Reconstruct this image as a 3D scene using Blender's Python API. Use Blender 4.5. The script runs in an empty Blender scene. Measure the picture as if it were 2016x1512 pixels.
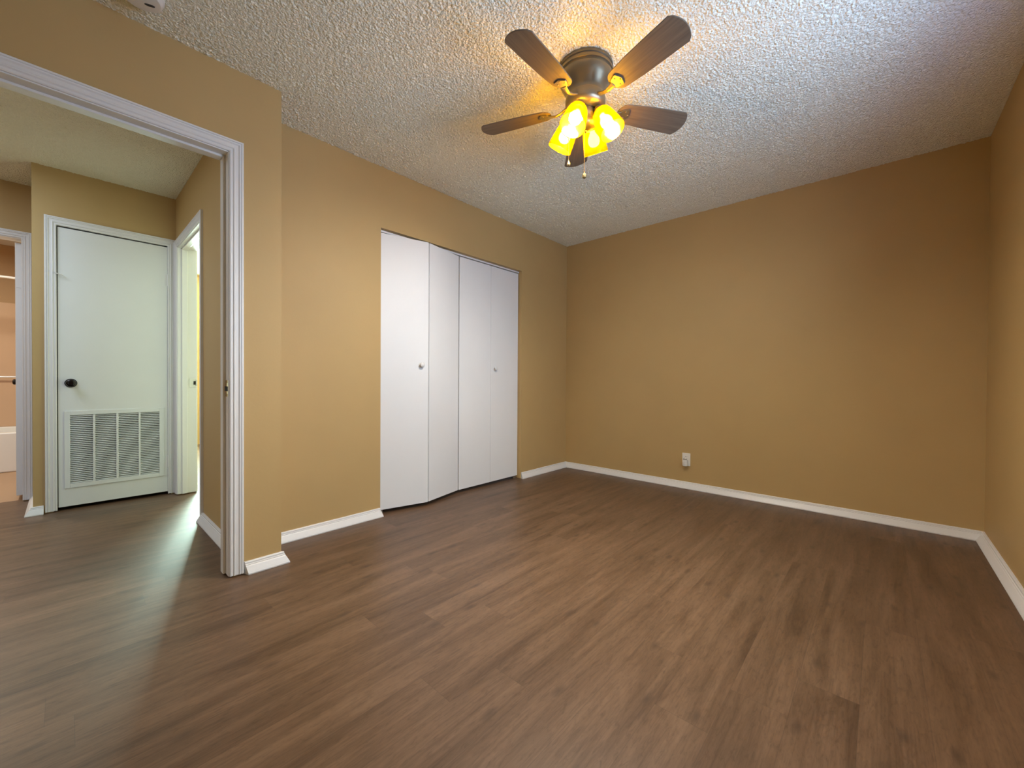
import bpy, bmesh, math, random
from mathutils import Vector, Matrix

# ------------------------------------------------------------------ scene
scn = bpy.context.scene
COL = scn.collection
PI = math.pi
random.seed(4)

# camera (phone ultra wide, held at about one metre)
CF = Vector((-0.67259089, 0.7399554, -0.00935417))
CR = Vector((0.73993718, 0.67264961, 0.0059552))
CU = Vector((-0.01069866, 0.00291609, 0.99993852))
cam_d = bpy.data.cameras.new('camera')
cam = bpy.data.objects.new('camera', cam_d)
COL.objects.link(cam)
cam_d.sensor_fit = 'HORIZONTAL'
cam_d.sensor_width = 36.0
cam_d.lens = 14.2668
cam_d.clip_start = 0.02
cam.matrix_world = Matrix(((CR.x, CU.x, -CF.x, 2.59289), (CR.y, CU.y, -CF.y, 0.0),
                           (CR.z, CU.z, -CF.z, 0.95836), (0, 0, 0, 1)))
scn.camera = cam

# view
vs = scn.view_settings
scn.display_settings.display_device = 'sRGB'
vs.view_transform = 'Standard'
vs.look = 'None'
vs.gamma = 1.0
vs.use_curve_mapping = False
vs.exposure = 0.0

# world: plain daylight sky
W = bpy.data.worlds.new('world')
scn.world = W
W.use_nodes = True
bg = W.node_tree.nodes['Background']
bg.inputs['Color'].default_value = (0.55, 0.72, 1.0, 1)
bg.inputs['Strength'].default_value = 1.0


def area_light(name, loc, direction, sx, sy, power, color, spread=180):
    d = bpy.data.lights.new(name, 'AREA')
    d.shape = 'RECTANGLE'
    d.size, d.size_y = sx, sy
    d.energy = power
    d.color = color
    d.spread = math.radians(spread)
    o = bpy.data.objects.new(name, d)
    COL.objects.link(o)
    o.location = loc
    o.rotation_euler = Vector(direction).to_track_quat('-Z', 'Y').to_euler()
    return o


# daylight outside the bedroom window, outside the other bedroom's window, and the bath lamp
area_light('bedroom_window_skylight', (3.24, 1.62, 1.60), (-1, 0, -0.15), 1.3, 1.05, 27, (0.60, 0.88, 1.0), 150)
area_light('bedroom_window_ground_light', (3.24, 1.62, 1.60), (-1, 0, 0.65), 1.3, 1.05, 17, (0.30, 0.42, 1.0), 150)
area_light('other_room_window_daylight', (-4.90, 2.15, 1.50), (1, 0, 0.0), 1.2, 1.25, 820, (0.70, 1.0, 0.88))
area_light('bath_lamp_light', (-3.2, -0.9, 2.36), (0, 0, -1), 0.35, 0.35, 33, (1.0, 0.97, 0.82))
area_light('hall_fill_light', (-0.95, -0.95, 2.41), (0, 0, -1), 1.0, 0.9, 27, (0.66, 0.80, 1.0))  # unseen fill light added to brighten the hall

BULB_STRENGTH = 2250.0
BULB_COLOR = (1.0, 0.95, 0.86)


# ------------------------------------------------------------------ materials
def mat(name, color, rough=0.5, metal=0.0, spec=0.5):
    m = bpy.data.materials.new(name)
    m.use_nodes = True
    b = m.node_tree.nodes['Principled BSDF']
    b.inputs['Base Color'].default_value = (*color, 1)
    b.inputs['Roughness'].default_value = rough
    b.inputs['Metallic'].default_value = metal
    b.inputs['Specular IOR Level'].default_value = spec
    return m


class NT:
    def __init__(self, m):
        self.t = m.node_tree
        self.b = self.t.nodes.get('Principled BSDF')
        self.out = self.t.nodes.get('Material Output')

    def n(self, typ, **kw):
        nd = self.t.nodes.new(typ)
        for k, v in kw.items():
            setattr(nd, k, v)
        return nd

    def l(self, a, b):
        self.t.links.new(a, b)

    def val(self, sock, v):
        if hasattr(v, 'is_output'):
            self.l(v, sock)
        else:
            sock.default_value = v

    def math(self, op, a, b=None, c=None):
        nd = self.n('ShaderNodeMath', operation=op)
        self.val(nd.inputs[0], a)
        if b is not None:
            self.val(nd.inputs[1], b)
        if c is not None:
            self.val(nd.inputs[2], c)
        return nd.outputs[0]

    def coord(self):
        return self.n('ShaderNodeTexCoord').outputs['Object']

    def noise(self, vec, scale, detail=2.0, rough=0.5, dist=0.0):
        nd = self.n('ShaderNodeTexNoise')
        self.l(vec, nd.inputs['Vector'])
        nd.inputs['Scale'].default_value = scale
        nd.inputs['Detail'].default_value = detail
        nd.inputs['Roughness'].default_value = rough
        nd.inputs['Distortion'].default_value = dist
        return nd.outputs['Fac']

    def ramp(self, fac, stops, interp='LINEAR'):
        nd = self.n('ShaderNodeValToRGB')
        nd.color_ramp.interpolation = interp
        e = nd.color_ramp.elements
        while len(e) < len(stops):
            e.new(0.5)
        for k, (p, c) in enumerate(stops):
            e[k].position = p
            e[k].color = (*c, 1) if len(c) == 3 else c
        self.l(fac, nd.inputs['Fac'])
        return nd.outputs['Color']

    def mix(self, fac, a, b, blend='MIX'):
        nd = self.n('ShaderNodeMix', data_type='RGBA', blend_type=blend)
        self.val(nd.inputs[0], fac)
        for s, v in ((6, a), (7, b)):
            if hasattr(v, 'is_output'):
                self.l(v, nd.inputs[s])
            else:
                nd.inputs[s].default_value = (*v, 1)
        return nd.outputs[2]

    def bump(self, height, strength, dist):
        nd = self.n('ShaderNodeBump')
        nd.inputs['Strength'].default_value = strength
        nd.inputs['Distance'].default_value = dist
        self.l(height, nd.inputs['Height'])
        self.l(nd.outputs['Normal'], self.b.inputs['Normal'])


def paint(name, color, rough, bscale, bstr, bdist, spec=0.35, mottled=0.0):
    m = mat(name, color, rough, 0, spec)
    t = NT(m)
    c = t.coord()
    h = t.noise(c, bscale, 3, 0.55)
    t.bump(h, bstr, bdist)
    if mottled:
        f = t.noise(c, 1.7, 3, 0.6)
        k = t.ramp(f, [(0.3, tuple(v * (1 - mottled) for v in color)), (0.7, tuple(min(1, v * (1 + mottled)) for v in color))])
        t.l(k, t.b.inputs['Base Color'])
    return m


WALL_C = (0.515, 0.350, 0.150)
M_wall = paint('tan_wall_paint', WALL_C, 0.55, 55, 0.10, 0.004, 0.3, 0.03)
M_bathwall = paint('bath_wall_paint', (0.46, 0.30, 0.16), 0.5, 55, 0.10, 0.004, 0.3)
M_surround = mat('peach_tub_surround', (0.62, 0.42, 0.27), 0.3)
M_trim = paint('white_trim_paint', (0.78, 0.76, 0.74), 0.38, 60, 0.12, 0.002, 0.5)
M_door = paint('white_door_paint', (0.77, 0.77, 0.75), 0.42, 28, 0.10, 0.003, 0.45, 0.02)
M_bifold = paint('white_bifold_paint', (0.80, 0.79, 0.78), 0.45, 22, 0.10, 0.003, 0.4, 0.02)
M_dark = mat('painted_shade_black', (0.012, 0.011, 0.010), 0.9)  # near-black stands for the shade behind the utility door
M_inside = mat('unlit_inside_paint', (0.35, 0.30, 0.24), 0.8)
M_bronze = mat('oil_rubbed_bronze', (0.025, 0.020, 0.018), 0.22, 0.85)
M_brass = mat('aged_brass', (0.45, 0.34, 0.16), 0.35, 0.9)
M_black = mat('black_hole', (0.01, 0.009, 0.008), 0.8)
M_nickel = mat('satin_nickel', (0.55, 0.53, 0.50), 0.3, 0.9)
M_plastic = mat('white_plastic', (0.80, 0.77, 0.72), 0.4)
M_slot = mat('dark_slot', (0.05, 0.045, 0.04), 0.7)
M_gapshade = mat('gap_shade_grey', (0.10, 0.10, 0.095), 0.9)
M_tub = mat('white_tub_enamel', (0.85, 0.84, 0.82), 0.15)
M_chrome = mat('white_chrome', (0.85, 0.85, 0.86), 0.2, 0.3)
M_grille = mat('white_grille_enamel', (0.76, 0.77, 0.75), 0.4)
M_bathfloor = paint('tan_bath_floor', (0.42, 0.26, 0.15), 0.4, 20, 0.1, 0.002)
M_pewter = mat('pewter_fan_metal', (0.23, 0.205, 0.15), 0.36, 0.75)
M_chain = mat('pull_chain_brass', (0.75, 0.62, 0.40), 0.3, 0.8)
M_knobwhite = mat('white_porcelain', (0.72, 0.70, 0.68), 0.3)
M_frame = mat('white_vinyl', (0.8, 0.8, 0.8), 0.4)

# fan blade underside: dark greyed wood with faint grain
M_blade = mat('grey_walnut_blade', (0.15, 0.115, 0.08), 0.5)
t = NT(M_blade)
mp = t.n('ShaderNodeMapping')
mp.inputs['Scale'].default_value = (3, 60, 20)
t.l(t.coord(), mp.inputs['Vector'])
f = t.noise(mp.outputs[0], 1.5, 3, 0.6)
t.l(t.ramp(f, [(0.3, (0.115, 0.088, 0.062)), (0.7, (0.175, 0.135, 0.095))]), t.b.inputs['Base Color'])

# popcorn ceiling
def popcorn(name):
    m = mat(name, (0.90, 0.87, 0.72), 0.9, 0, 0.15)
    t = NT(m)
    c = t.coord()
    a = t.noise(c, 66, 3.5, 0.62, 0.3)
    v = t.n('ShaderNodeTexVoronoi', feature='F1')
    v.inputs['Scale'].default_value = 92
    t.l(c, v.inputs['Vector'])
    lump = t.math('MULTIPLY', t.math('SUBTRACT', 0.75, v.outputs['Distance']), 0.55)
    h = t.math('ADD', t.math('MULTIPLY', a, 1.3), lump)
    d = t.n('ShaderNodeDisplacement')
    d.inputs['Midlevel'].default_value = 0.95
    d.inputs['Scale'].default_value = 0.0135
    t.l(h, d.inputs['Height'])
    t.l(d.outputs[0], t.out.inputs['Displacement'])
    m.displacement_method = 'BOTH'
    return m


M_pop = popcorn('popcorn_ceiling')
M_slab = mat('plain_ceiling_paint', (0.72, 0.69, 0.65), 0.9)

# vinyl plank floor, planks along Y
def planks():
    m = mat('vinyl_plank', (0.2, 0.13, 0.08), 0.36, 0, 0.42)
    t = NT(m)
    sep = t.n('ShaderNodeSeparateXYZ')
    t.l(t.coord(), sep.inputs[0])
    X, Y = sep.outputs[0], sep.outputs[1]
    PW, PL = 0.15, 1.22
    xs = t.math('DIVIDE', t.math('ADD', X, 10.0 - 1.606 + 0.15 * 11), PW)
    row = t.math('FLOOR', xs)
    wn = t.n('ShaderNodeTexWhiteNoise', noise_dimensions='1D')
    t.l(row, wn.inputs['W'])
    ys = t.math('ADD', t.math('DIVIDE', t.math('ADD', Y, 20.0), PL), wn.outputs['Value'])
    idx = t.math('FLOOR', ys)
    wn2 = t.n('ShaderNodeTexWhiteNoise', noise_dimensions='2D')
    cb = t.n('ShaderNodeCombineXYZ')
    t.l(row, cb.inputs[0]); t.l(idx, cb.inputs[1])
    t.l(cb.outputs[0], wn2.inputs['Vector'])
    r1 = wn2.outputs['Value']
    # grain coordinates, shifted per plank
    cg = t.n('ShaderNodeCombineXYZ')
    t.l(t.math('ADD', t.math('MULTIPLY', X, 16.0), t.math('MULTIPLY', r1, 37.0)), cg.inputs[0])
    t.l(t.math('ADD', t.math('MULTIPLY', Y, 1.7), t.math('MULTIPLY', r1, 91.0)), cg.inputs[1])
    g1 = t.noise(cg.outputs[0], 1.0, 6, 0.62, 0.6)
    cg2 = t.n('ShaderNodeCombineXYZ')
    t.l(t.math('ADD', t.math('MULTIPLY', X, 150.0), t.math('MULTIPLY', r1, 57.0)), cg2.inputs[0])
    t.l(t.math('ADD', t.math('MULTIPLY', Y, 5.0), t.math('MULTIPLY', r1, 11.0)), cg2.inputs[1])
    g2 = t.noise(cg2.outputs[0], 1.0, 4, 0.6, 0.2)
    base = t.ramp(g1, [(0.24, (0.055, 0.028, 0.014)), (0.40, (0.108, 0.060, 0.032)), (0.58, (0.147, 0.084, 0.047)), (0.8, (0.189, 0.111, 0.065))])
    fine = t.ramp(g2, [(0.25, (0.70, 0.69, 0.68)), (0.5, (1, 1, 1)), (0.75, (1.12, 1.12, 1.12))])
    c = t.mix(0.75, base, fine, 'MULTIPLY')
    cg3 = t.n('ShaderNodeCombineXYZ')
    t.l(t.math('MULTIPLY', X, 95.0), cg3.inputs[0]); t.l(t.math('MULTIPLY', Y, 22.0), cg3.inputs[1])
    g3 = t.noise(cg3.outputs[0], 1.0, 5, 0.7, 0.8)
    c = t.mix(0.8, c, t.ramp(g3, [(0.30, (0.66, 0.65, 0.63)), (0.48, (1, 1, 1)), (0.72, (1.16, 1.16, 1.17))]), 'MULTIPLY')
    tone = t.ramp(r1, [(0, (0.91, 0.90, 0.89)), (1, (1.08, 1.08, 1.08))])
    c = t.mix(1.0, c, tone, 'MULTIPLY')
    # knots: small dark eyes drawn out along the grain
    ck = t.n('ShaderNodeCombineXYZ')
    t.l(t.math('MULTIPLY', X, 9.0), ck.inputs[0]); t.l(t.math('MULTIPLY', Y, 3.6), ck.inputs[1])
    vo = t.n('ShaderNodeTexVoronoi', feature='F1', voronoi_dimensions='2D')
    vo.inputs['Scale'].default_value = 1.0
    t.l(ck.outputs[0], vo.inputs['Vector'])
    rnd = t.n('ShaderNodeSeparateColor')
    t.l(vo.outputs['Color'], rnd.inputs[0])
    some = t.math('GREATER_THAN', rnd.outputs[0], 0.72)
    eye = t.math('MULTIPLY', some, t.math('SUBTRACT', 1.0, t.math('SMOOTH_MIN', t.math('DIVIDE', vo.outputs['Distance'], 0.15), 1.0, 0.05)))
    eye = t.math('MAXIMUM', eye, 0.0)
    c = t.mix(t.math('MULTIPLY', eye, 0.75), c, (0.055, 0.033, 0.02))
    # seams
    fx = t.math('FRACT', xs); fy = t.math('FRACT', ys)
    ex = t.math('MINIMUM', fx, t.math('SUBTRACT', 1.0, fx))
    ey = t.math('MULTIPLY', t.math('MINIMUM', fy, t.math('SUBTRACT', 1.0, fy)), PL / PW)
    e = t.math('MINIMUM', ex, ey)
    seam = t.math('LESS_THAN', e, 0.007)
    c = t.mix(t.math('MULTIPLY', seam, 0.28), c, (0.05, 0.033, 0.022))
    t.l(c, t.b.inputs['Base Color'])
    rr = t.math('ADD', 0.34, t.math('MULTIPLY', g2, 0.12))
    t.l(rr, t.b.inputs['Roughness'])
    t.bump(t.math('SUBTRACT', g2, t.math('MULTIPLY', seam, 1.2)), 0.18, 0.0015)
    return m


M_floor = planks()

# lamp glass and bulbs
M_bulb = bpy.data.materials.new('lit_bulb')
M_bulb.use_nodes = True
t = NT(M_bulb)
em = t.n('ShaderNodeEmission')
em.inputs['Color'].default_value = (*BULB_COLOR, 1)
em.inputs['Strength'].default_value = BULB_STRENGTH
t.l(em.outputs[0], t.out.inputs['Surface'])
M_bulbback = bpy.data.materials.new('weaker_bulb')
M_bulbback.use_nodes = True
t = NT(M_bulbback)
em = t.n('ShaderNodeEmission')
em.inputs['Color'].default_value = (*BULB_COLOR, 1)
em.inputs['Strength'].default_value = BULB_STRENGTH * 0.6
t.l(em.outputs[0], t.out.inputs['Surface'])

M_shade = bpy.data.materials.new('amber_marbled_glass')
M_shade.use_nodes = True
t = NT(M_shade)
c = t.coord()
f = t.noise(c, 60, 3, 0.6, 0.6)
amber = t.ramp(f, [(0.3, (0.050, 0.017, 0.00008)), (0.7, (0.075, 0.034, 0.00022))])
tr = t.n('ShaderNodeBsdfTranslucent'); t.l(amber, tr.inputs['Color'])
tp = t.n('ShaderNodeBsdfTransparent'); tp.inputs['Color'].default_value = (0.46, 0.33, 0.055, 1)
gl = t.n('ShaderNodeBsdfGlossy'); gl.inputs['Roughness'].default_value = 0.15
gl.inputs['Color'].default_value = (0.9, 0.6, 0.15, 1)
m1 = t.n('ShaderNodeMixShader'); m1.inputs[0].default_value = 0.5
t.l(tr.outputs[0], m1.inputs[1]); t.l(tp.outputs[0], m1.inputs[2])
df = t.n('ShaderNodeBsdfDiffuse'); df.inputs['Color'].default_value = (0.8, 0.45, 0.0008, 1)
m0 = t.n('ShaderNodeMixShader'); m0.inputs[0].default_value = 0.15
t.l(m1.outputs[0], m0.inputs[1]); t.l(df.outputs[0], m0.inputs[2])
m2 = t.n('ShaderNodeMixShader'); m2.inputs[0].default_value = 0.02
t.l(m0.outputs[0], m2.inputs[1]); t.l(gl.outputs[0], m2.inputs[2])
t.l(m2.outputs[0], t.out.inputs['Surface'])

M_pane = bpy.data.materials.new('window_glass')
M_pane.use_nodes = True
t = NT(M_pane)
tp = t.n('ShaderNodeBsdfTransparent'); gl = t.n('ShaderNodeBsdfGlossy')
gl.inputs['Roughness'].default_value = 0.02
mx = t.n('ShaderNodeMixShader'); mx.inputs[0].default_value = 0.05
t.l(tp.outputs[0], mx.inputs[1]); t.l(gl.outputs[0], mx.inputs[2])
t.l(mx.outputs[0], t.out.inputs['Surface'])


# ------------------------------------------------------------------ mesh helpers
class MB:
    def __init__(self):
        self.bm = bmesh.new()

    def box(self, x0, x1, y0, y1, z0, z1, bevel=0.0):
        r = bmesh.ops.create_cube(self.bm, size=1.0)
        for v in r['verts']:
            v.co = Vector((x0 + (v.co.x + .5) * (x1 - x0), y0 + (v.co.y + .5) * (y1 - y0), z0 + (v.co.z + .5) * (z1 - z0)))
        if bevel:
            es = list({e for v in r['verts'] for e in v.link_edges})
            bmesh.ops.bevel(self.bm, geom=es, offset=bevel, segments=2, affect='EDGES', profile=0.5)
        return self

    def lathe(self, prof, mtx=None, seg=40, cap=True):
        """prof: (r, z) list; axis local z; mtx places it."""
        mtx = mtx or Matrix.Identity(4)
        rings = []
        for r, z in prof:
            if r < 1e-6:
                rings.append([self.bm.verts.new(mtx @ Vector((0, 0, z)))])
            else:
                rings.append([self.bm.verts.new(mtx @ Vector((r * math.cos(2 * PI * k / seg), r * math.sin(2 * PI * k / seg), z))) for k in range(seg)])
        for a, b in zip(rings, rings[1:]):
            for k in range(seg):
                k2 = (k + 1) % seg
                if len(a) == 1 and len(b) == 1:
                    continue
                if len(a) == 1:
                    self.bm.faces.new((a[0], b[k], b[k2]))
                elif len(b) == 1:
                    self.bm.faces.new((a[k], b[0], a[k2]))
                else:
                    self.bm.faces.new((a[k], b[k], b[k2], a[k2]))
        if cap:
            for rg in (rings[0], rings[-1]):
                if len(rg) > 2:
                    self.bm.faces.new(rg)
        return self

    def sweep(self, stations, closed=True):
        """stations: list of equal-length point lists; skin them and cap ends."""
        vs_ = [[self.bm.verts.new(p) for p in st] for st in stations]
        n = len(stations[0])
        for a, b in zip(vs_, vs_[1:]):
            for k in range(n if closed else n - 1):
                k2 = (k + 1) % n
                self.bm.faces.new((a[k], a[k2], b[k2], b[k]))
        if closed:
            self.bm.faces.new(vs_[0]); self.bm.faces.new(vs_[-1])
        return self

    def tube(self, pts, r, seg=10):
        pts = [Vector(p) for p in pts]
        rs = r if isinstance(r, (list, tuple)) else [r] * len(pts)
        st = []
        up = Vector((0, 0, 1))
        for k, p in enumerate(pts):
            d = (pts[min(k + 1, len(pts) - 1)] - pts[max(k - 1, 0)]).normalized()
            a = d.cross(up)
            if a.length < 1e-3:
                a = d.cross(Vector((1, 0, 0)))
            a.normalize(); b = a.cross(d)
            st.append([p + rs[k] * (math.cos(2 * PI * q / seg) * a + math.sin(2 * PI * q / seg) * b) for q in range(seg)])
        return self.sweep(st)

    def prism(self, outline, f, d0, d1):
        """outline of (u,v); f(u,v,d)->point."""
        return self.sweep([[f(u, v, d0) for u, v in outline], [f(u, v, d1) for u, v in outline]])

    def build(self, name, m, parent=None, smooth=False, bevel=0.0):
        bmesh.ops.recalc_face_normals(self.bm, faces=self.bm.faces)
        me = bpy.data.meshes.new(name)
        self.bm.to_mesh(me); self.bm.free()
        o = bpy.data.objects.new(name, me)
        COL.objects.link(o)
        me.materials.append(m)
        if smooth:
            for p_ in me.polygons:
                p_.use_smooth = True
            try:
                me.set_sharp_from_angle(angle=math.radians(38))
            except Exception:
                pass
        if parent:
            o.parent = parent
            o.matrix_parent_inverse = Matrix.Translation(-parent.location) if parent.type == 'EMPTY' and parent.parent is None else Matrix.Identity(4)
        if bevel:
            bv = o.modifiers.new('bevel', 'BEVEL')
            bv.width = bevel; bv.segments = 2; bv.limit_method = 'ANGLE'
        return o


def tag(o, label, cat, kind=None, group=None):
    o['label'] = label; o['category'] = cat
    if kind: o['kind'] = kind
    if group: o['group'] = group
    return o


def empty(name, loc, label, cat, kind=None, group=None):
    o = bpy.data.objects.new(name, None)
    COL.objects.link(o)
    o.location = loc
    o.empty_display_size = 0.1
    return tag(o, label, cat, kind, group)


# sub-part: parent chain empties sit at their location; children meshes are built in world space,
# so a mesh under a mesh (which has identity basis under its own inverse) needs the same inverse
def under(o, parent_mesh, root):
    o.parent = parent_mesh
    o.matrix_parent_inverse = Matrix.Identity(4)
    return o


def struct(mb, name, m, label, cat, bevel=0.0):
    return tag(mb.build(name, m, bevel=bevel), label, cat, 'structure')


# ------------------------------------------------------------------ setting
H = 2.44
YF = 3.745          # far wall
XR = 3.0666         # right wall
XS = 0.285          # entry wall, bedroom face
YH = 0.62           # hall wall, hall face
XA = -1.755         # utility closet wall
XB = -2.31          # bath wall

fl = struct(MB().box(-2.37, XR + .12, -1.75, YF + .12, -0.06, 0.0), 'floor', M_floor,
            'brown wood look plank floor running through bedroom and hall', 'floor')
struct(MB().box(-4.9, -2.371, -1.75, 0.60, -0.06, 0.0), 'floor_bath', M_bathfloor,
       'tan bathroom floor seen through the left hall doorway', 'floor')
struct(MB().box(-4.9, -2.371, 0.601, YF + .12, -0.06, 0.0), 'floor_other_room', M_floor,
       'sliver of bright floor beyond the hall side doorway', 'floor')
# ceilings: slab above, textured popcorn skin below
struct(MB().box(-4.9, XR + .12, -1.75, YF + .12, 2.452, 2.53), 'ceiling_slab', M_slab,
       'plain ceiling over the bathroom and the room beyond the hall', 'ceiling')


def grid(name, x0, x1, y0, y1, z, step, m, label):
    import numpy as np
    nx = int((x1 - x0) / step) + 1; ny = int((y1 - y0) / step) + 1
    gx = np.linspace(x0, x1, nx); gy = np.linspace(y0, y1, ny)
    V = np.zeros((ny, nx, 3), 'f4')
    V[..., 0] = gx[None, :]; V[..., 1] = gy[:, None]; V[..., 2] = z
    i = np.arange(ny * nx).reshape(ny, nx)
    q = np.stack([i[:-1, :-1], i[1:, :-1], i[1:, 1:], i[:-1, 1:]], -1).reshape(-1, 4)   # faces look down
    me = bpy.data.meshes.new(name)
    me.vertices.add(nx * ny); me.vertices.foreach_set('co', V.ravel())
    me.loops.add(q.size); me.loops.foreach_set('vertex_index', q.ravel().astype('i4'))
    me.polygons.add(len(q)); me.polygons.foreach_set('loop_start', (np.arange(len(q)) * 4).astype('i4'))
    me.polygons.foreach_set('use_smooth', np.ones(len(q), bool))
    me.update(calc_edges=True); me.validate()
    me.materials.append(m)
    o = bpy.data.objects.new(name, me)
    COL.objects.link(o)
    return tag(o, label, 'ceiling', 'structure')


grid('ceiling', 0.0, XR, -0.65, YF, 2.44, 0.007, M_pop, 'rough white popcorn ceiling above the bedroom and its fan')
grid('ceiling_hall', -2.31, 0.17, -1.6, YH, 2.44, 0.008, M_pop, 'greyish popcorn ceiling seen through the bedroom doorway')

TOP = 2.46
# closet wall
OY0, OY1, OZ = 1.484, 2.986, 2.019
struct(MB().box(-.115, 0, 0.755, OY0, 0, TOP).box(-.115, 0, OY1, YF, 0, TOP).box(-.115, 0, OY0, OY1, OZ, TOP),
       'wall_left', M_wall, 'tan left wall around the white closet doors', 'wall')
# entry wall with the bedroom doorway
EY0, EY1, EZ = -0.30, 0.522, 2.034
struct(MB().box(.17, XS, -.65, EY0 - .02, 0, TOP).box(.17, XS, EY1 + .02, YH, 0, TOP).box(.17, XS, EY0 - .02, EY1 + .02, EZ + .02, TOP),
       'wall_entry', M_wall, 'tan wall around the open bedroom doorway at left', 'wall')
# hall wall (also the return beside the closet wall)
HX0, HX1, HZ = -1.655, -0.825, 2.02
struct(MB().box(HX1 + .02, XS, YH, .755, 0, TOP).box(-4.75, HX0 - .02, YH, .735, 0, TOP).box(HX0 - .02, HX1 + .02, YH, .735, HZ + .02, TOP),
       'wall_hall', M_wall, 'tan hall wall with a side doorway, seen through the bedroom doorway', 'wall')
# utility closet wall
UY0, UY1, UZ = -0.045, 0.572, 2.045
struct(MB().box(XA - .115, XA, -.155, UY0 - .015, 0, TOP).box(XA - .115, XA, UY1 + .015, YH, 0, TOP).box(XA - .115, XA, UY0 - .015, UY1 + .015, UZ + .015, TOP)
       .box(XB - .115, XA - .115, -.155, -.05, 0, TOP),
       'wall_utility', M_wall, 'tan hall wall around the grilled utility door', 'wall')
struct(MB().box(XA - .50, XA - .42, -.05, YH, 0, TOP), 'wall_utility_back', M_dark, 'utility closet back coloured near-black as shade below the grilled door', 'wall')
# bath wall
BY0, BY1, BZ = -0.985, -0.222, 2.02
struct(MB().box(XB - .115, XB, -1.6, BY0 - .02, 0, TOP).box(XB - .115, XB, BY1, -.155, 0, TOP).box(XB - .115, XB, BY0 - .02, BY1, BZ + .02, TOP),
       'wall_bath', M_wall, 'tan hall wall around the bathroom doorway at far left', 'wall')
struct(MB().box(-2.43, .285, -1.72, -1.6, 0, TOP), 'wall_hall_end', M_wall, 'tan end wall of the hall left of view', 'wall')
struct(MB().box(-4.75, XB - .115, -.155, -.055, 0, TOP), 'wall_bath_side', M_bathwall, 'bathroom side wall behind its open door', 'wall')
struct(MB().box(-4.87, -4.75, -1.72, -.055, 0, TOP), 'wall_bath_back', M_bathwall, 'tan bathroom wall above the tub surround', 'wall')
struct(MB().box(-4.75, -2.43, -1.72, -1.6, 0, TOP), 'wall_bath_left', M_bathwall, 'bathroom wall hidden left of its doorway', 'wall')
# far, right, back
struct(MB().box(-.115, XR + .12, YF, YF + .115, 0, TOP), 'wall_far', M_wall, 'broad empty tan wall opposite the camera, with one outlet', 'wall')
WY0, WY1, WZ0, WZ1 = 0.97, 2.27, 1.08, 2.12
struct(MB().box(XR, XR + .12, -.65, WY0, 0, TOP).box(XR, XR + .12, WY1, YF, 0, TOP).box(XR, XR + .12, WY0, WY1, 0, WZ0).box(XR, XR + .12, WY0, WY1, WZ1, TOP),
       'wall_right', M_wall, 'tan wall along the right edge of the photo', 'wall')
struct(MB().box(.17, XR + .12, -.77, -.65, 0, TOP), 'wall_back', M_wall, 'tan wall behind the camera', 'wall')
# other room and closet shell
struct(MB().box(-4.75, -.69, YF, YF + .115, 0, TOP), 'wall_other_room_end', M_wall, 'tan end wall of the room beyond the hall', 'wall')
struct(MB().box(-4.87, -4.75, .735, 1.55, 0, TOP).box(-4.87, -4.75, 2.75, YF, 0, TOP).box(-4.87, -4.75, 1.55, 2.75, 0, .90).box(-4.87, -4.75, 1.55, 2.75, 2.08, TOP),
       'wall_other_room', M_wall, 'tan sliver of wall beyond the hall side doorway', 'wall')
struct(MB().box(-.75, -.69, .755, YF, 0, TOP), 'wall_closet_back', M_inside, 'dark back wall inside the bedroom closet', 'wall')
# windows (off the frame, they let the daylight in)
for nm, x, y0, y1, zl, zh, lab in (('window_1', XR + .06, WY0, WY1, WZ0, WZ1, 'white window in the right wall beside the camera'),
                           ('window_2', -4.81, 1.55, 2.75, .9, 2.08, 'white window of the room beyond the hall')):
    w = empty(nm, (x, (y0 + y1) / 2, zl), lab, 'window', 'structure')
    f = MB()
    f.box(x - .03, x + .03, y0, y0 + .045, zl, zh).box(x - .03, x + .03, y1 - .045, y1, zl, zh)
    f.box(x - .03, x + .03, y0, y1, zl, zl + .045).box(x - .03, x + .03, y0, y1, zh - .045, zh)
    f.box(x - .02, x + .02, (y0 + y1) / 2 - .02, (y0 + y1) / 2 + .02, zl + .045, zh - .045)
    f.build('window_frame', M_frame, w)
    MB().box(x - .003, x + .003, y0 + .045, y1 - .045, zl + .045, zh - .045).build('pane', M_pane, w)

# baseboards: sloped shoe profile (distance from wall, height)
BBP = [(0, 0), (.037, 0), (.038, .006), (.033, .015), (.020, .036), (.016, .041), (.0165, .044), (.012, .047), (.012, .054), (.009, .058), (0, .058)]


def baseboard(name, p0, p1, nrm, label, m0=0.0, m1=0.0):
    """p0->p1 along the wall foot, nrm into the room; m0/m1 mitre slopes at the ends (x distance from wall)."""
    p0 = Vector((*p0, 0)); p1 = Vector((*p1, 0)); n = Vector((*nrm, 0)); d = (p1 - p0).normalized()
    st = []
    for p, mm in ((p0, m0), (p1, m1)):
        st.append([p + n * u + d * (mm * u) + Vector((0, 0, v)) for u, v in BBP])
    return struct(MB().sweep(st), name, M_trim, label, 'baseboard')


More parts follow.
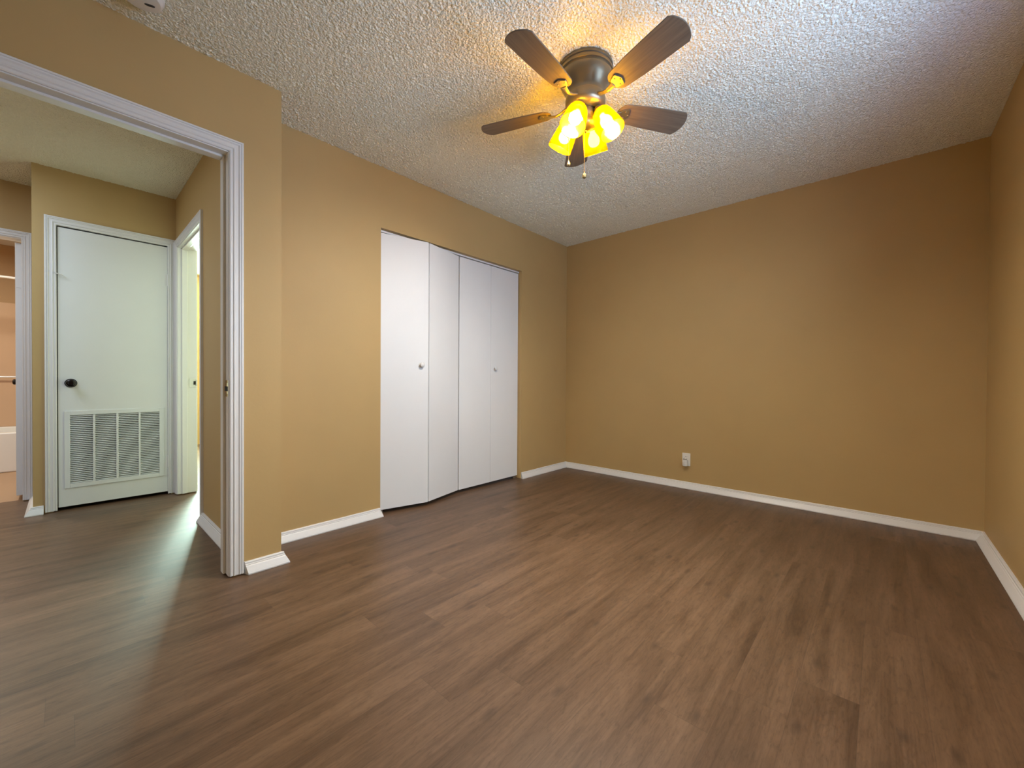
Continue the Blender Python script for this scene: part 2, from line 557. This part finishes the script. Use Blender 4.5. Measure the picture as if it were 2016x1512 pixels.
baseboard('baseboard_far', (0, YF), (XR, YF), (0, -1), 'long white baseboard under the empty far wall', 1, -1)
baseboard('baseboard_right', (XR, YF), (XR, -.65), (-1, 0), 'white baseboard along the right wall', 1, -1)
baseboard('baseboard_left', (0, OY1 + .004), (0, YF), (1, 0), 'short white baseboard right of the closet, up to the corner', -.4, -1)
baseboard('baseboard_closet', (0, .755), (0, OY0 - .008), (1, 0), 'white baseboard left of the closet doors', 1, .35)
baseboard('baseboard_entry', (XS, .586), (XS, .757), (1, 0), 'short white baseboard beside the bedroom door casing', .3, .75)
baseboard('baseboard_hall', (.154, YH), (-.772, YH), (0, -1), 'white baseboard on the hall wall behind the doorway', 0, 0)
baseboard('baseboard_utility', (XA, -.106), (XA, -.155), (1, 0), 'stub of white baseboard left of the grilled door casing', 0, 1)
baseboard('baseboard_utility_side', (XA, -.155), (XB, -.155), (0, -1), 'foreshortened white baseboard between the two hall door casings', -1, 0)

# ------------------------------------------------------------------ casings
CASP = [(0, 0), (0, .008), (.004, .011), (.009, .011), (.011, .009), (.014, .009), (.018, .0135), (.022, .0135), (.026, .011), (.036, .011), (.041, .0155),
        (.044, .0155), (.0455, .012), (.048, .012), (.0495, .016), (.056, .016), (.058, .0135), (.058, 0)]


def casing(a0, a1, ztop, fn, width=.058, z0=.008, legs='both'):
    """mitred door casing; fn(a, z, t) -> world."""
    s = width / .058
    mb = MB()
    st = [[fn(a0 - w * s, z0, tt) for w, tt in CASP], [fn(a0 - w * s, ztop + w * s, tt) for w, tt in CASP],
          [fn(a1 + w * s, ztop + w * s, tt) for w, tt in CASP], [fn(a1 + w * s, z0, tt) for w, tt in CASP]]
    mb.sweep(st)
    return mb


def onX(x, sgn): return lambda a, z, tt: Vector((x + sgn * tt, a, z))
def onY(y, sgn): return lambda a, z, tt: Vector((a, y + sgn * tt, z))


# bedroom doorway
t1 = empty('trim_1', (XS, (EY0 + EY1) / 2, 0), 'large white grooved casing and jamb of the open bedroom doorway', 'door frame', 'structure')
casing(EY0 - .004, EY1 + .004, EZ + .005, onX(XS, 1)).build('casing', M_trim, t1)
casing(EY0 - .004, EY1 + .004, EZ + .005, onX(.17, -1)).build('hall_casing', M_trim, t1)
MB().box(.166, XS + .002, EY1, EY1 + .02, .008, EZ + .02).box(.166, XS + .002, EY0 - .02, EY0, .008, EZ + .02).box(.166, XS + .002, EY0, EY1, EZ, EZ + .02).build('jamb', M_trim, t1, bevel=.0015)
MB().box(.195, .240, EY1 - .011, EY1, .008, EZ).box(.195, .240, EY0, EY0 + .011, .008, EZ).box(.195, .240, EY0 + .011, EY1 - .011, EZ - .011, EZ).build('door_stop', M_trim, t1, bevel=.002)
sp = MB().box(.246, .2865, EY1 - .0022, EY1 + .001, .872, .950)
sp.box(.2845, .2885, EY1 - .006, EY1, .885, .937)
spo = sp.build('strike_plate', M_brass, t1)
spo['label'] = 'aged brass strike plate'
under(MB().box(.255, .2895, EY1 - .0066, EY1 - .0015, .898, .921).build('latch_hole', M_black), spo, t1).matrix_parent_inverse = Matrix.Identity(4)

# hall side doorway (far jamb seen at a slant)
t2 = empty('trim_2', ((HX0 + HX1) / 2, YH, 0), 'white casing and bright jamb of the hall side doorway', 'door frame', 'structure')
casing(HX0 - .004, HX1 + .004, HZ + .005, onY(YH, -1), .058).build('casing', M_trim, t2)
casing(HX0 - .004, HX1 + .004, HZ + .005, onY(.735, 1), .058).build('inner_casing', M_trim, t2)
MB().box(HX0 - .02, HX0, YH - .003, .738, .008, HZ + .02).box(HX1, HX1 + .02, YH - .003, .738, .008, HZ + .02).box(HX0, HX1, YH - .003, .738, HZ, HZ + .02).build('jamb', M_trim, t2, bevel=.0015)
MB().box(HX0, HX0 + .011, YH + .022, YH + .058, .008, HZ).box(HX1 - .011, HX1, YH + .022, YH + .058, .008, HZ).box(HX0, HX1, YH + .022, YH + .058, HZ - .011, HZ).build('door_stop', M_trim, t2, bevel=.002)
s2 = MB().box(HX0 - .001, HX0 + .003, .690, .737, .885, .955).box(HX0 - .001, HX0 + .012, .733, .741, .895, .945)
s2o = s2.build('strike_plate', M_nickel, t2)
s2o['label'] = 'shiny nickel strike plate'
MB().box(HX0, HX0 + .0125, .7185, .7325, .905, .935).build('latch_hole', M_black).parent = s2o

# bath doorway
t3 = empty('trim_3', (XB, (BY0 + BY1) / 2, 0), 'cream lit casing of the bathroom doorway at the left edge', 'door frame', 'structure')
casing(BY0 - .004, BY1 - .004, BZ + .005, onX(XB, 1), .052).build('casing', M_trim, t3)
MB().box(XB - .118, XB + .002, BY1 - .001, BY1 + .018, .008, BZ + .018).box(XB - .118, XB + .002, BY0 - .02, BY0, .008, BZ + .02).box(XB - .118, XB + .002, BY0, BY1, BZ, BZ + .02).build('jamb', M_trim, t3)

# utility door frame
t4 = empty('trim_4', (XA, (UY0 + UY1) / 2, 0), 'white casing around the grilled utility door in the hall', 'door frame', 'structure')
casing(UY0 + .004, UY1 - .006, UZ - .004, onX(XA, 1), .058).build('casing', M_trim, t4)
MB().box(XA - .115, XA + .002, UY0 - .015, UY0, .008, UZ + .015).box(XA - .115, XA + .002, UY1, UY1 + .015, .008, UZ + .015).box(XA - .115, XA + .002, UY0, UY1, UZ, UZ + .015).build('jamb', M_trim, t4)
MB().box(XA - .06, XA - .045, UY0, UY0 + .012, .03, UZ).box(XA - .06, XA - .045, UY1 - .012, UY1, .03, UZ).box(XA - .06, XA - .045, UY0, UY1, UZ - .012, UZ).build('door_stop', M_dark, t4)  # stop coloured near-black to put shade into the door gap


# ------------------------------------------------------------------ doors
def knob(mb, c, axis, s=1.0, rose=True):
    """round door knob: rose, neck, ball; axis points out of the door."""
    q = Vector(axis).to_track_quat('Z', 'Y').to_matrix().to_4x4()
    mm = Matrix.Translation(c) @ q
    pr = []
    if rose:
        pr += [(0, 0), (.031, 0), (.032, .003), (.029, .007), (.014, .010)]
    pr += [(.0105, .012), (.010, .028), (.016, .032), (.024, .038), (.0265, .046), (.025, .053), (.018, .058), (.010, .0595), (.009, .058), (0, .058)]
    return mb.lathe([(r * s, z * s) for r, z in pr], mm, 32, cap=False)


d1 = empty('door_1', (XA, (UY0 + UY1) / 2, .02), 'white hall utility door with a louvred return air grille and dark knob', 'door', 'structure')
DX = XA - .002
DY0, DY1, DZ0, DZ1 = -.0365, .5655, .026, 2.032
GY0, GY1, GZ0, GZ1 = -.008, .543, .157, .716
MB().box(DX - .035, DX, DY0, GY0 + .02, DZ0, DZ1).box(DX - .035, DX, GY1 - .02, DY1, DZ0, DZ1).box(DX - .035, DX, GY0 + .02, GY1 - .02, DZ0, GZ0 + .02) \
    .box(DX - .035, DX, GY0 + .02, GY1 - .02, GZ1 - .02, DZ1).build('door_slab', M_door, d1)
k1 = knob(MB(), Vector((DX, .026, .918)), (1, 0, 0)).build('door_knob', M_bronze, d1, smooth=True)
k1['label'] = 'dark bronze knob'
for zz in (1.762, .273):
    hb = MB().tube([(XA + .006, DY1 + .003, zz - .045), (XA + .006, DY1 + .003, zz + .045)], .006, 12)
    hb.box(DX - .001, DX + .003, DY1 - .016, DY1 + .003, zz - .043, zz + .043)
    hb.lathe([(0, 0), (.004, .001), (.004, .004), (0, .008)], Matrix.Translation((XA + .006, DY1 + .003, zz + .045)), 10, cap=False)
    hb.build('hinge', M_trim, d1, smooth=True)
# hook and eye across the gap
hk = MB().tube([(XA + .014, -.050, 1.699), (XA + .020, -.046, 1.6975), (XA + .020, -.020, 1.6925), (XA + .014, -.012, 1.691), (XA + .004, -.012, 1.691)], .0032, 8)
hk.tube([(XA + .020, -.049 + .006 * math.cos(q * PI / 5), 1.699 + .006 * math.sin(q * PI / 5)) for q in range(11)], .002, 6)
hk.build('hook_latch', M_trim, d1, smooth=True)
# return air grille
g = MB()
GX = DX + .006
MARG = .030
cols = [(.021, .136), (.149, .261), (.274, .388), (.400, .513)]
LZ0, LZ1 = .188, .685
# flange plate as a frame with a shallow folded lip, and three mullions
g.box(DX, GX, GY0, cols[0][0], GZ0, GZ1).box(DX, GX, cols[3][1], GY1, GZ0, GZ1)
g.box(DX, GX, cols[0][0], cols[3][1], GZ0, LZ0).box(DX, GX, cols[0][0], cols[3][1], LZ1, GZ1)
for a, b in zip(cols, cols[1:]):
    g.box(DX, GX, a[1], b[0], LZ0, LZ1)
go = g.build('return_air_grille', M_grille, d1, bevel=.0015)
go['label'] = 'white sheet metal grille with four louver banks'
NL = 36
for ca, cb in cols:
    lb = MB()
    for k in range(NL):
        z = LZ0 + (k + .5) * (LZ1 - LZ0) / NL
        # blade slopes up and back
        lb.sweep([[Vector((GX - .0008, yy, z - .0030)), Vector((GX - .0016, yy, z - .0042)), Vector((DX - .009, yy, z + .0036)), Vector((DX - .008, yy, z + .0048))] for yy in (ca - .001, cb + .001)])
    lo = lb.build('louver_bank', M_grille)
    lo.parent = go
bk = MB().box(DX - .030, DX - .026, cols[0][0] - .01, cols[3][1] + .01, LZ0 - .01, LZ1 + .01).build('gap_shade_backing', M_gapshade)  # dark sheet added behind the louvers, shade of the gaps in its colour
bk.parent = go

# bath door, open into the bathroom
d4 = empty('door_4', (XB - .11, -.243, 0), 'bathroom door standing open, seen edge-on', 'door', 'structure')
MB().box(-3.17, XB - .075, -.261, -.226, .035, 2.005).build('door_slab', M_trim, d4, bevel=.002)
kb = knob(MB(), Vector((-3.105, -.261, .917)), (0, -1, 0), .95).build('door_knob', M_bronze, d4, smooth=True)
kb['label'] = 'dark bronze knob'
MB().box(XB - .078, XB - .072, -.259, -.223, 1.655, 1.745).tube([(XB - .070, -.222, 1.655), (XB - .070, -.222, 1.745)], .005, 10).build('hinge', M_trim, d4)

# closet bifold doors
ZB0, ZB1 = .027, 1.997


def panel(mb, a, b, th=.030, z0=ZB0, z1=ZB1):
    """flat slab with its front face from a to b (x,y)."""
    a = Vector((*a, 0)); b = Vector((*b, 0)); d = (b - a).normalized()
    n = Vector((d.y, -d.x, 0))        # towards the room for increasing y
    pts = [a, b, b - n * th, a - n * th]
    return mb.sweep([[p + Vector((0, 0, z0)) for p in pts], [p + Vector((0, 0, z1)) for p in pts]])


def round_knob(c, n):
    q = Vector(n).to_track_quat('Z', 'Y').to_matrix().to_4x4()
    return MB().lathe([(0, 0), (.010, 0), (.009, .006), (.0075, .011), (.010, .015), (.0165, .019), (.0185, .024), (.017, .029), (.010, .0325), (0, .0335)], Matrix.Translation(c) @ q, 28, cap=False)


d2 = empty('door_2', (0, 1.86, 0), 'left closet bifold door, folded slightly open into the room', 'closet door', 'structure')
pA, pB, pC = (-.040, 1.512), (.049, 1.853), (-.042, 2.226)
e1 = Vector((pB[0] - pA[0], pB[1] - pA[1])).normalized()
e2 = Vector((pC[0] - pB[0], pC[1] - pB[1])).normalized()
panel(MB(), (pA[0], pA[1] - .022), (pB[0], pB[1])).build('door_panel', M_bifold, d2, bevel=.001)
panel(MB(), (pB[0] + e2.x * .013 - .003, pB[1] + e2.y * .013), pC).build('door_panel', M_bifold, d2, bevel=.001)
c0 = Vector((pA[0] + e1.x * (1.800 - pA[1]) / e1.y, 1.800, 1.070))
kk = round_knob(c0, (e1.y, -e1.x, 0)).build('door_knob', M_knobwhite, d2, smooth=True)
kk['label'] = 'small white round knob'
hg = MB()
for zz in (.35, 1.05, 1.72):
    cx, cy = pB[0] - .030, pB[1] + .004
    hg.tube([(cx, cy, zz - .03), (cx, cy, zz + .03)], .005, 8)
hg.build('hinge', M_nickel, d2)
pv = MB().box(-.062, -.050, 1.492, 1.532, .002, .022)
pv.build('floor_pivot', M_nickel, d2)

d3 = empty('door_3', (0, 2.61, 0), 'right closet bifold door, closed flat', 'closet door', 'structure')
panel(MB(), (-.040, 2.234), (-.040, 2.6055)).build('door_panel', M_bifold, d3, bevel=.0012)
panel(MB(), (-.040, 2.6075), (-.040, 2.979)).build('door_panel', M_bifold, d3, bevel=.0012)
kk = round_knob(Vector((-.040, 2.655, 1.067)), (1, 0, 0)).build('door_knob', M_knobwhite, d3, smooth=True)
kk['label'] = 'small white round knob'
MB().box(-.062, -.050, 2.930, 2.970, .002, .022).build('floor_pivot', M_nickel, d3)
struct(MB().box(-.064, -.036, OY0, OY1, 2.004, 2.0175).box(-.112, -.066, OY0, OY1, 2.012, 2.019), 'trim_5', M_trim, 'thin white door track under the closet header', 'track')

# ------------------------------------------------------------------ ceiling fan
FX, FY, ZBL = 1.537, 1.668, 2.263
fan = empty('ceiling_fan', (FX, FY, H), 'five bladed grey brown ceiling fan with amber lamp shades and pull chains', 'ceiling fan')
ax = Matrix.Translation((FX, FY, 0))
house = [(0, 2.444), (.127, 2.444), (.128, 2.428), (.124, 2.425), (.124, 2.419), (.1275, 2.416), (.1275, 2.408), (.1225, 2.405), (.1225, 2.399), (.125, 2.395), (.122, 2.380),
         (.113, 2.360), (.101, 2.340), (.092, 2.322), (.088, 2.308), (.0885, 2.303), (.092, 2.300), (.094, 2.290), (.094, 2.268), (.091, 2.256), (.080, 2.246), (.062, 2.240), (0, 2.240)]
MB().lathe(house, ax, 64, cap=False).build('motor_housing', M_pewter, fan, smooth=True)
sw = [(0, 2.242), (.046, 2.242), (.047, 2.236), (.050, 2.232), (.050, 2.212), (.046, 2.206), (.046, 2.186), (.049, 2.182), (.049, 2.172), (.040, 2.160), (.022, 2.150), (.010, 2.146), (.008, 2.140), (0, 2.138)]
MB().lathe(sw, ax, 48, cap=False).build('light_kit_body', M_pewter, fan, smooth=True)

A0 = 11.037 % (2 * PI)
R_TIP, HW = .513, .068
PITCH = -0.215
blade_out = []
# outline in (r, w): rounded root, gently widening, blunt curved tip
def blade_outline():
    pts = []
    n = 10
    r0 = .168
    for k in range(n + 1):          # root arc
        a = PI / 2 + PI * k / n
        pts.append((r0 + .045 + .045 * math.cos(a) * 1.0, .052 * math.sin(a)))
    pts = [(r, w) for r, w in pts]
    for r, w in ((.30, -.0605), (.40, -.0645), (.488, -.067)):
        pts.append((r, w))
    m_ = 12
    for k in range(m_ + 1):         # tip: shallow arc with small rounded corners
        s = -1 + 2 * k / m_
        w = HW * s
        r = R_TIP + .026 * (1 - s * s)
        if abs(s) == 1: r -= .006
        pts.append((r, w))
    for r, w in ((.488, .067), (.40, .0645), (.30, .0605)):
        pts.append((r, w))
    return pts


OUT = blade_outline()


def make_blade(k, first=None):
    a = A0 + k * 2 * PI / 5
    R3 = Matrix.Rotation(a, 4, 'Z')
    TW = Matrix.Rotation(PITCH, 4, 'X')
    mw = Matrix.Translation((FX, FY, ZBL)) @ R3 @ TW
    if first is None:
        mb = MB()
        mb.prism(OUT, lambda u, v, d: Vector((u, v, d)), -.0025, .0032)
        b = mb.build('blade', M_blade, None, bevel=.0012)
        # blade iron: arm from the motor out to a triangular plate under the blade
        ir = MB()
        path = [(.086, 0, .010), (.102, 0, .004), (.122, 0, -.006), (.146, 0, -.012), (.165, 0, -.010), (.185, 0, -.0065)]
        wid = [.014, .011, .009, .009, .011, .014]
        st = []
        for (x, y, z), w in zip(path, wid):
            st.append([Vector((x, -w, z - .003)), Vector((x, 0, z - .0055)), Vector((x, w, z - .003)), Vector((x, w, z + .003)), Vector((x, -w, z + .003))])
        ir.sweep(st)
        tri = [(.178, -.012), (.186, -.022), (.213, -.032), (.220, -.030), (.232, 0), (.220, .030), (.213, .032), (.186, .022), (.178, .012)]
        ir.prism(tri, lambda u, v, d: Vector((u, v, d)), -.0085, -.0025)
        for (u, v) in ((.206, -.018), (.206, .018), (.222, 0)):
            ir.lathe([(0, -.0105), (.003, -.0102), (.0045, -.0085)], Matrix.Translation((u, v, 0)), 10, cap=False)
        i = ir.build('blade_arm', M_pewter, None, bevel=.0015)
        i.parent = b
    else:
        b = first.copy(); COL.objects.link(b)
        for ch in first.children:
            c2 = ch.copy(); COL.objects.link(c2); c2.parent = b
            c2.matrix_parent_inverse = Matrix.Identity(4)
    b.parent = fan
    b.matrix_parent_inverse = Matrix.Translation((-FX, -FY, -H))
    b.matrix_basis = mw
    return b


b0 = make_blade(0)
for k in range(1, 5):
    make_blade(k, b0)

# lamp arms, sockets, shades, bulbs
cam_az = math.atan2(0 - FY, 2.593 - FX)
TILT = math.radians(30)
sh_out = [(.019, .000), (.030, .003), (.0385, .012), (.0435, .026), (.0475, .050), (.0515, .080), (.0545, .105), (.0555, .115)]
sh_in = [(.0535, .115), (.0525, .105), (.0495, .080), (.0455, .050), (.0415, .027), (.0365, .0145), (.029, .0065), (.019, .0035)]
LAMPS = [(-24, True), (66, True), (156, False), (246, True)]
first_lamp = None
for dg, lit in LAMPS:
    a = cam_az + math.radians(dg)
    rad = Vector((math.cos(a), math.sin(a), 0))
    dirv = (rad * math.sin(TILT) + Vector((0, 0, -1)) * math.cos(TILT)).normalized()
    neck = Vector((FX, FY, 2.214)) + rad * .072
    q = dirv.to_track_quat('Z', 'Y').to_matrix().to_4x4()
    mm = Matrix.Translation(neck) @ q
    ab = MB().tube([Vector((FX, FY, 2.198)) + rad * .040, Vector((FX, FY, 2.206)) + rad * .055, neck - dirv * .022, neck - dirv * .006], [.009, .009, .010, .012], 14)
    ab.lathe([(0, -.026), (.012, -.026), (.0185, -.020), (.0205, -.004), (.0245, .000), (.0245, .004), (.0165, .006), (.0165, .026), (0, .026)], mm, 28, cap=False)
    ab.build('lamp_arm', M_pewter, fan, smooth=True)
    so = MB().lathe([(r * 1.08, z * 1.12) for r, z in sh_out + sh_in], mm, 40, cap=False)
    sho = so.build('lamp_shade', M_shade, fan, smooth=True)
    sho['label'] = 'amber glass bell shade'
    bp = [(0, .018), (.012, .020), (.0125, .034), (.018, .044), (.0255, .056), (.0285, .068), (.0275, .080), (.022, .091), (.012, .0975), (0, .099)]
    bu = MB().lathe(bp, mm, 28, cap=False).build('bulb', M_bulb if lit else M_bulbback, None, smooth=True)
    bu.parent = sho
    bu['label'] = 'glowing round bulb' if lit else 'weaker bulb at the back'

# pull chains
def chain(x, y, z0, z1, name, bead):
    mb = MB()
    mb.tube([(x, y, z0), (x, y, z1)], .0011, 6)
    n = int((z0 - z1) / .0075)
    for k in range(n):
        z = z0 - (k + .5) * (z0 - z1) / n
        mb.lathe([(0, .0019), (.0019, 0), (0, -.0019)], Matrix.Translation((x, y, z)), 6, cap=False)
    o = mb.build('pull_chain', M_chain, fan)
    f = MB()
    if bead == 'fob':
        f.lathe([(0, .012), (.003, .011), (.0035, .006), (.0085, .003), (.0105, -.006), (.009, -.014), (.004, -.018), (0, -.0185)], Matrix.Translation((x, y, z1 - .010)), 20, cap=False)
    else:
        f.lathe([(0, .010), (.003, .009), (.0045, .004), (.008, -.002), (.0085, -.010), (.005, -.015), (0, -.016)], Matrix.Translation((x, y, z1 - .006)), 20, cap=False)
    fo = f.build('chain_fob', M_brass, None, smooth=True)
    fo.parent = o
    return o


chain(FX + .004, FY - .010, 2.165, 1.945, 'a', 'fob')
chain(FX - .050, FY - .062, 2.175, 1.995, 'b', 'pull')

# ------------------------------------------------------------------ smoke detector
SX, SY = .482, .198
sd = empty('smoke_detector', (SX, SY, H), 'round white smoke detector on the ceiling above the doorway', 'smoke detector')
MB().lathe([(0, 2.447), (.070, 2.447), (.070, 2.430), (.0685, 2.424), (.066, 2.422), (.064, 2.414), (.058, 2.408), (.030, 2.4055), (0, 2.405)], Matrix.Translation((SX, SY, 0)), 56, cap=False).build('body', M_plastic, sd, smooth=True)
v = MB()
q = Matrix.Translation((SX - .006, SY + .026, 2.4065)) @ Matrix.Rotation(math.radians(70), 4, 'Z')
v.prism([(.016 * math.cos(2 * PI * k / 20), .006 * math.sin(2 * PI * k / 20)) for k in range(20)], lambda u, w, d: q @ Vector((u, w, d)), -.0022, .001)
v.build('test_button', M_slot, sd)

# ------------------------------------------------------------------ outlet with plug-in freshener
OX = 1.309
ol = empty('wall_outlet', (OX, YF, .258), 'ivory duplex outlet plate low on the empty far wall', 'outlet')
MB().box(OX - .035, OX + .035, YF - .0055, YF, .200, .3145, bevel=.002).build('cover_plate', M_plastic, ol)
re = MB()
for zz in (.238, .277):
    pts = [(.0165 * math.cos(2 * PI * k / 28), max(-.0135, min(.0135, .0175 * math.sin(2 * PI * k / 28)))) for k in range(28)]
    re.prism(pts, lambda u, w, d, zz=zz: Vector((OX + u, YF - .0055 - d, zz + w)), -.0005, .002)
re.build('receptacle', M_plastic, ol)
sl = MB()
for dx in (-.0065, .0065):
    sl.box(OX + dx - .001, OX + dx + .001, YF - .0082, YF - .0065, .279, .287)
sl.lathe([(0, 0), (.0024, 0), (.0024, .001), (0, .001)], Matrix.Translation((OX, YF - .0068, .270)) @ Matrix.Rotation(PI / 2, 4, 'X'), 12, cap=False)
sl.build('slot', M_slot, ol)
PXc, PYc = OX + .001, YF - .036
pl = empty('air_freshener', (PXc, YF - .03, .205), 'small white plug-in air freshener in the wall outlet', 'air freshener')
body = [(0, .203), (.017, .203), (.0215, .206), (.022, .212), (.0215, .240), (.0215, .254), (.020, .258), (0, .258)]
b = MB().lathe(body, Matrix.Translation((PXc, PYc, 0)), 36, cap=False)
b.box(PXc - .017, PXc + .017, PYc, YF - .007, .218, .256, bevel=.002)
b.build('body', M_plastic, pl, smooth=True)
tp_ = MB().lathe([(0, .258), (.0125, .258), (.0135, .262), (.012, .272), (.008, .277), (0, .278)], Matrix.Translation((PXc, PYc + .002, 0)), 28, cap=False)
tp_.build('cap', M_plastic, pl, smooth=True)
vv = MB()
for k in range(7):
    a = -PI + k * PI / 6
    q = Matrix.Translation((PXc, PYc + .002, .2645)) @ Matrix.Rotation(a, 4, 'Z')
    vv.sweep([[q @ Vector((.0128, y_, z_)) for y_, z_ in ((-.0018, -.004), (.0018, -.004), (.0018, .004), (-.0018, .004))],
              [q @ Vector((.0141, y_, z_)) for y_, z_ in ((-.0018, -.004), (.0018, -.004), (.0018, .004), (-.0018, .004))]])
vv.build('vent_slot', M_slot, pl)

# ------------------------------------------------------------------ bathroom beyond
tub = MB()
# rim frame, apron and basin
TX0, TX1, TY0, TY1, TZ = -4.74, -3.90, -1.58, -.165, .40
tub.box(TX1 - .07, TX1, TY0, TY1, 0.0, TZ, bevel=.012)
tub.box(TX0, TX0 + .06, TY0, TY1, 0.05, TZ, bevel=.012)
tub.box(TX0 + .05, TX1 - .05, TY1 - .08, TY1, 0.05, TZ, bevel=.012)
tub.box(TX0 + .05, TX1 - .05, TY0, TY0 + .08, 0.05, TZ, bevel=.012)
tub.box(TX0 + .05, TX1 - .05, TY0 + .05, TY1 - .05, 0.05, .09)
tag(tub.build('bathtub', M_tub), 'white bathtub at the far end of the bathroom', 'bathtub')
struct(MB().box(-4.749, -4.735, -1.59, -.16, TZ + .001, 1.80).box(-4.735, -3.95, -.172, -.157, TZ + .001, 1.80), 'wall_surround', M_surround,
       'peach tub surround panel in the bathroom', 'wall')
rod = empty('shower_curtain_rod', (-3.95, -.85, 1.965), 'white shower curtain rod across the bathroom', 'rod')
MB().tube([(-3.95, -1.595, 1.968), (-3.95, -.175, 1.968)], .0125, 14).build('rod', M_chrome, rod, smooth=True)
for yy in (-1.597, -.173):
    MB().lathe([(0, -.004), (.028, -.004), (.028, .002), (.016, .006), (0, .006)], Matrix.Translation((-3.95, yy, 1.968)) @ Matrix.Rotation(PI / 2, 4, 'X'), 20, cap=False).build('flange', M_chrome, rod, smooth=True)
tb = empty('towel_bar', (-4.70, -.6, .961), 'thin white bar on the peach tub surround', 'bar')
MB().tube([(-4.68, -.95, .962), (-4.68, -.22, .962)], .009, 12).build('bar', M_chrome, tb, smooth=True)
for yy in (-.93, -.24):
    MB().box(-4.735, -4.668, yy - .016, yy + .016, .945, .979, bevel=.004).build('bracket', M_chrome, tb)
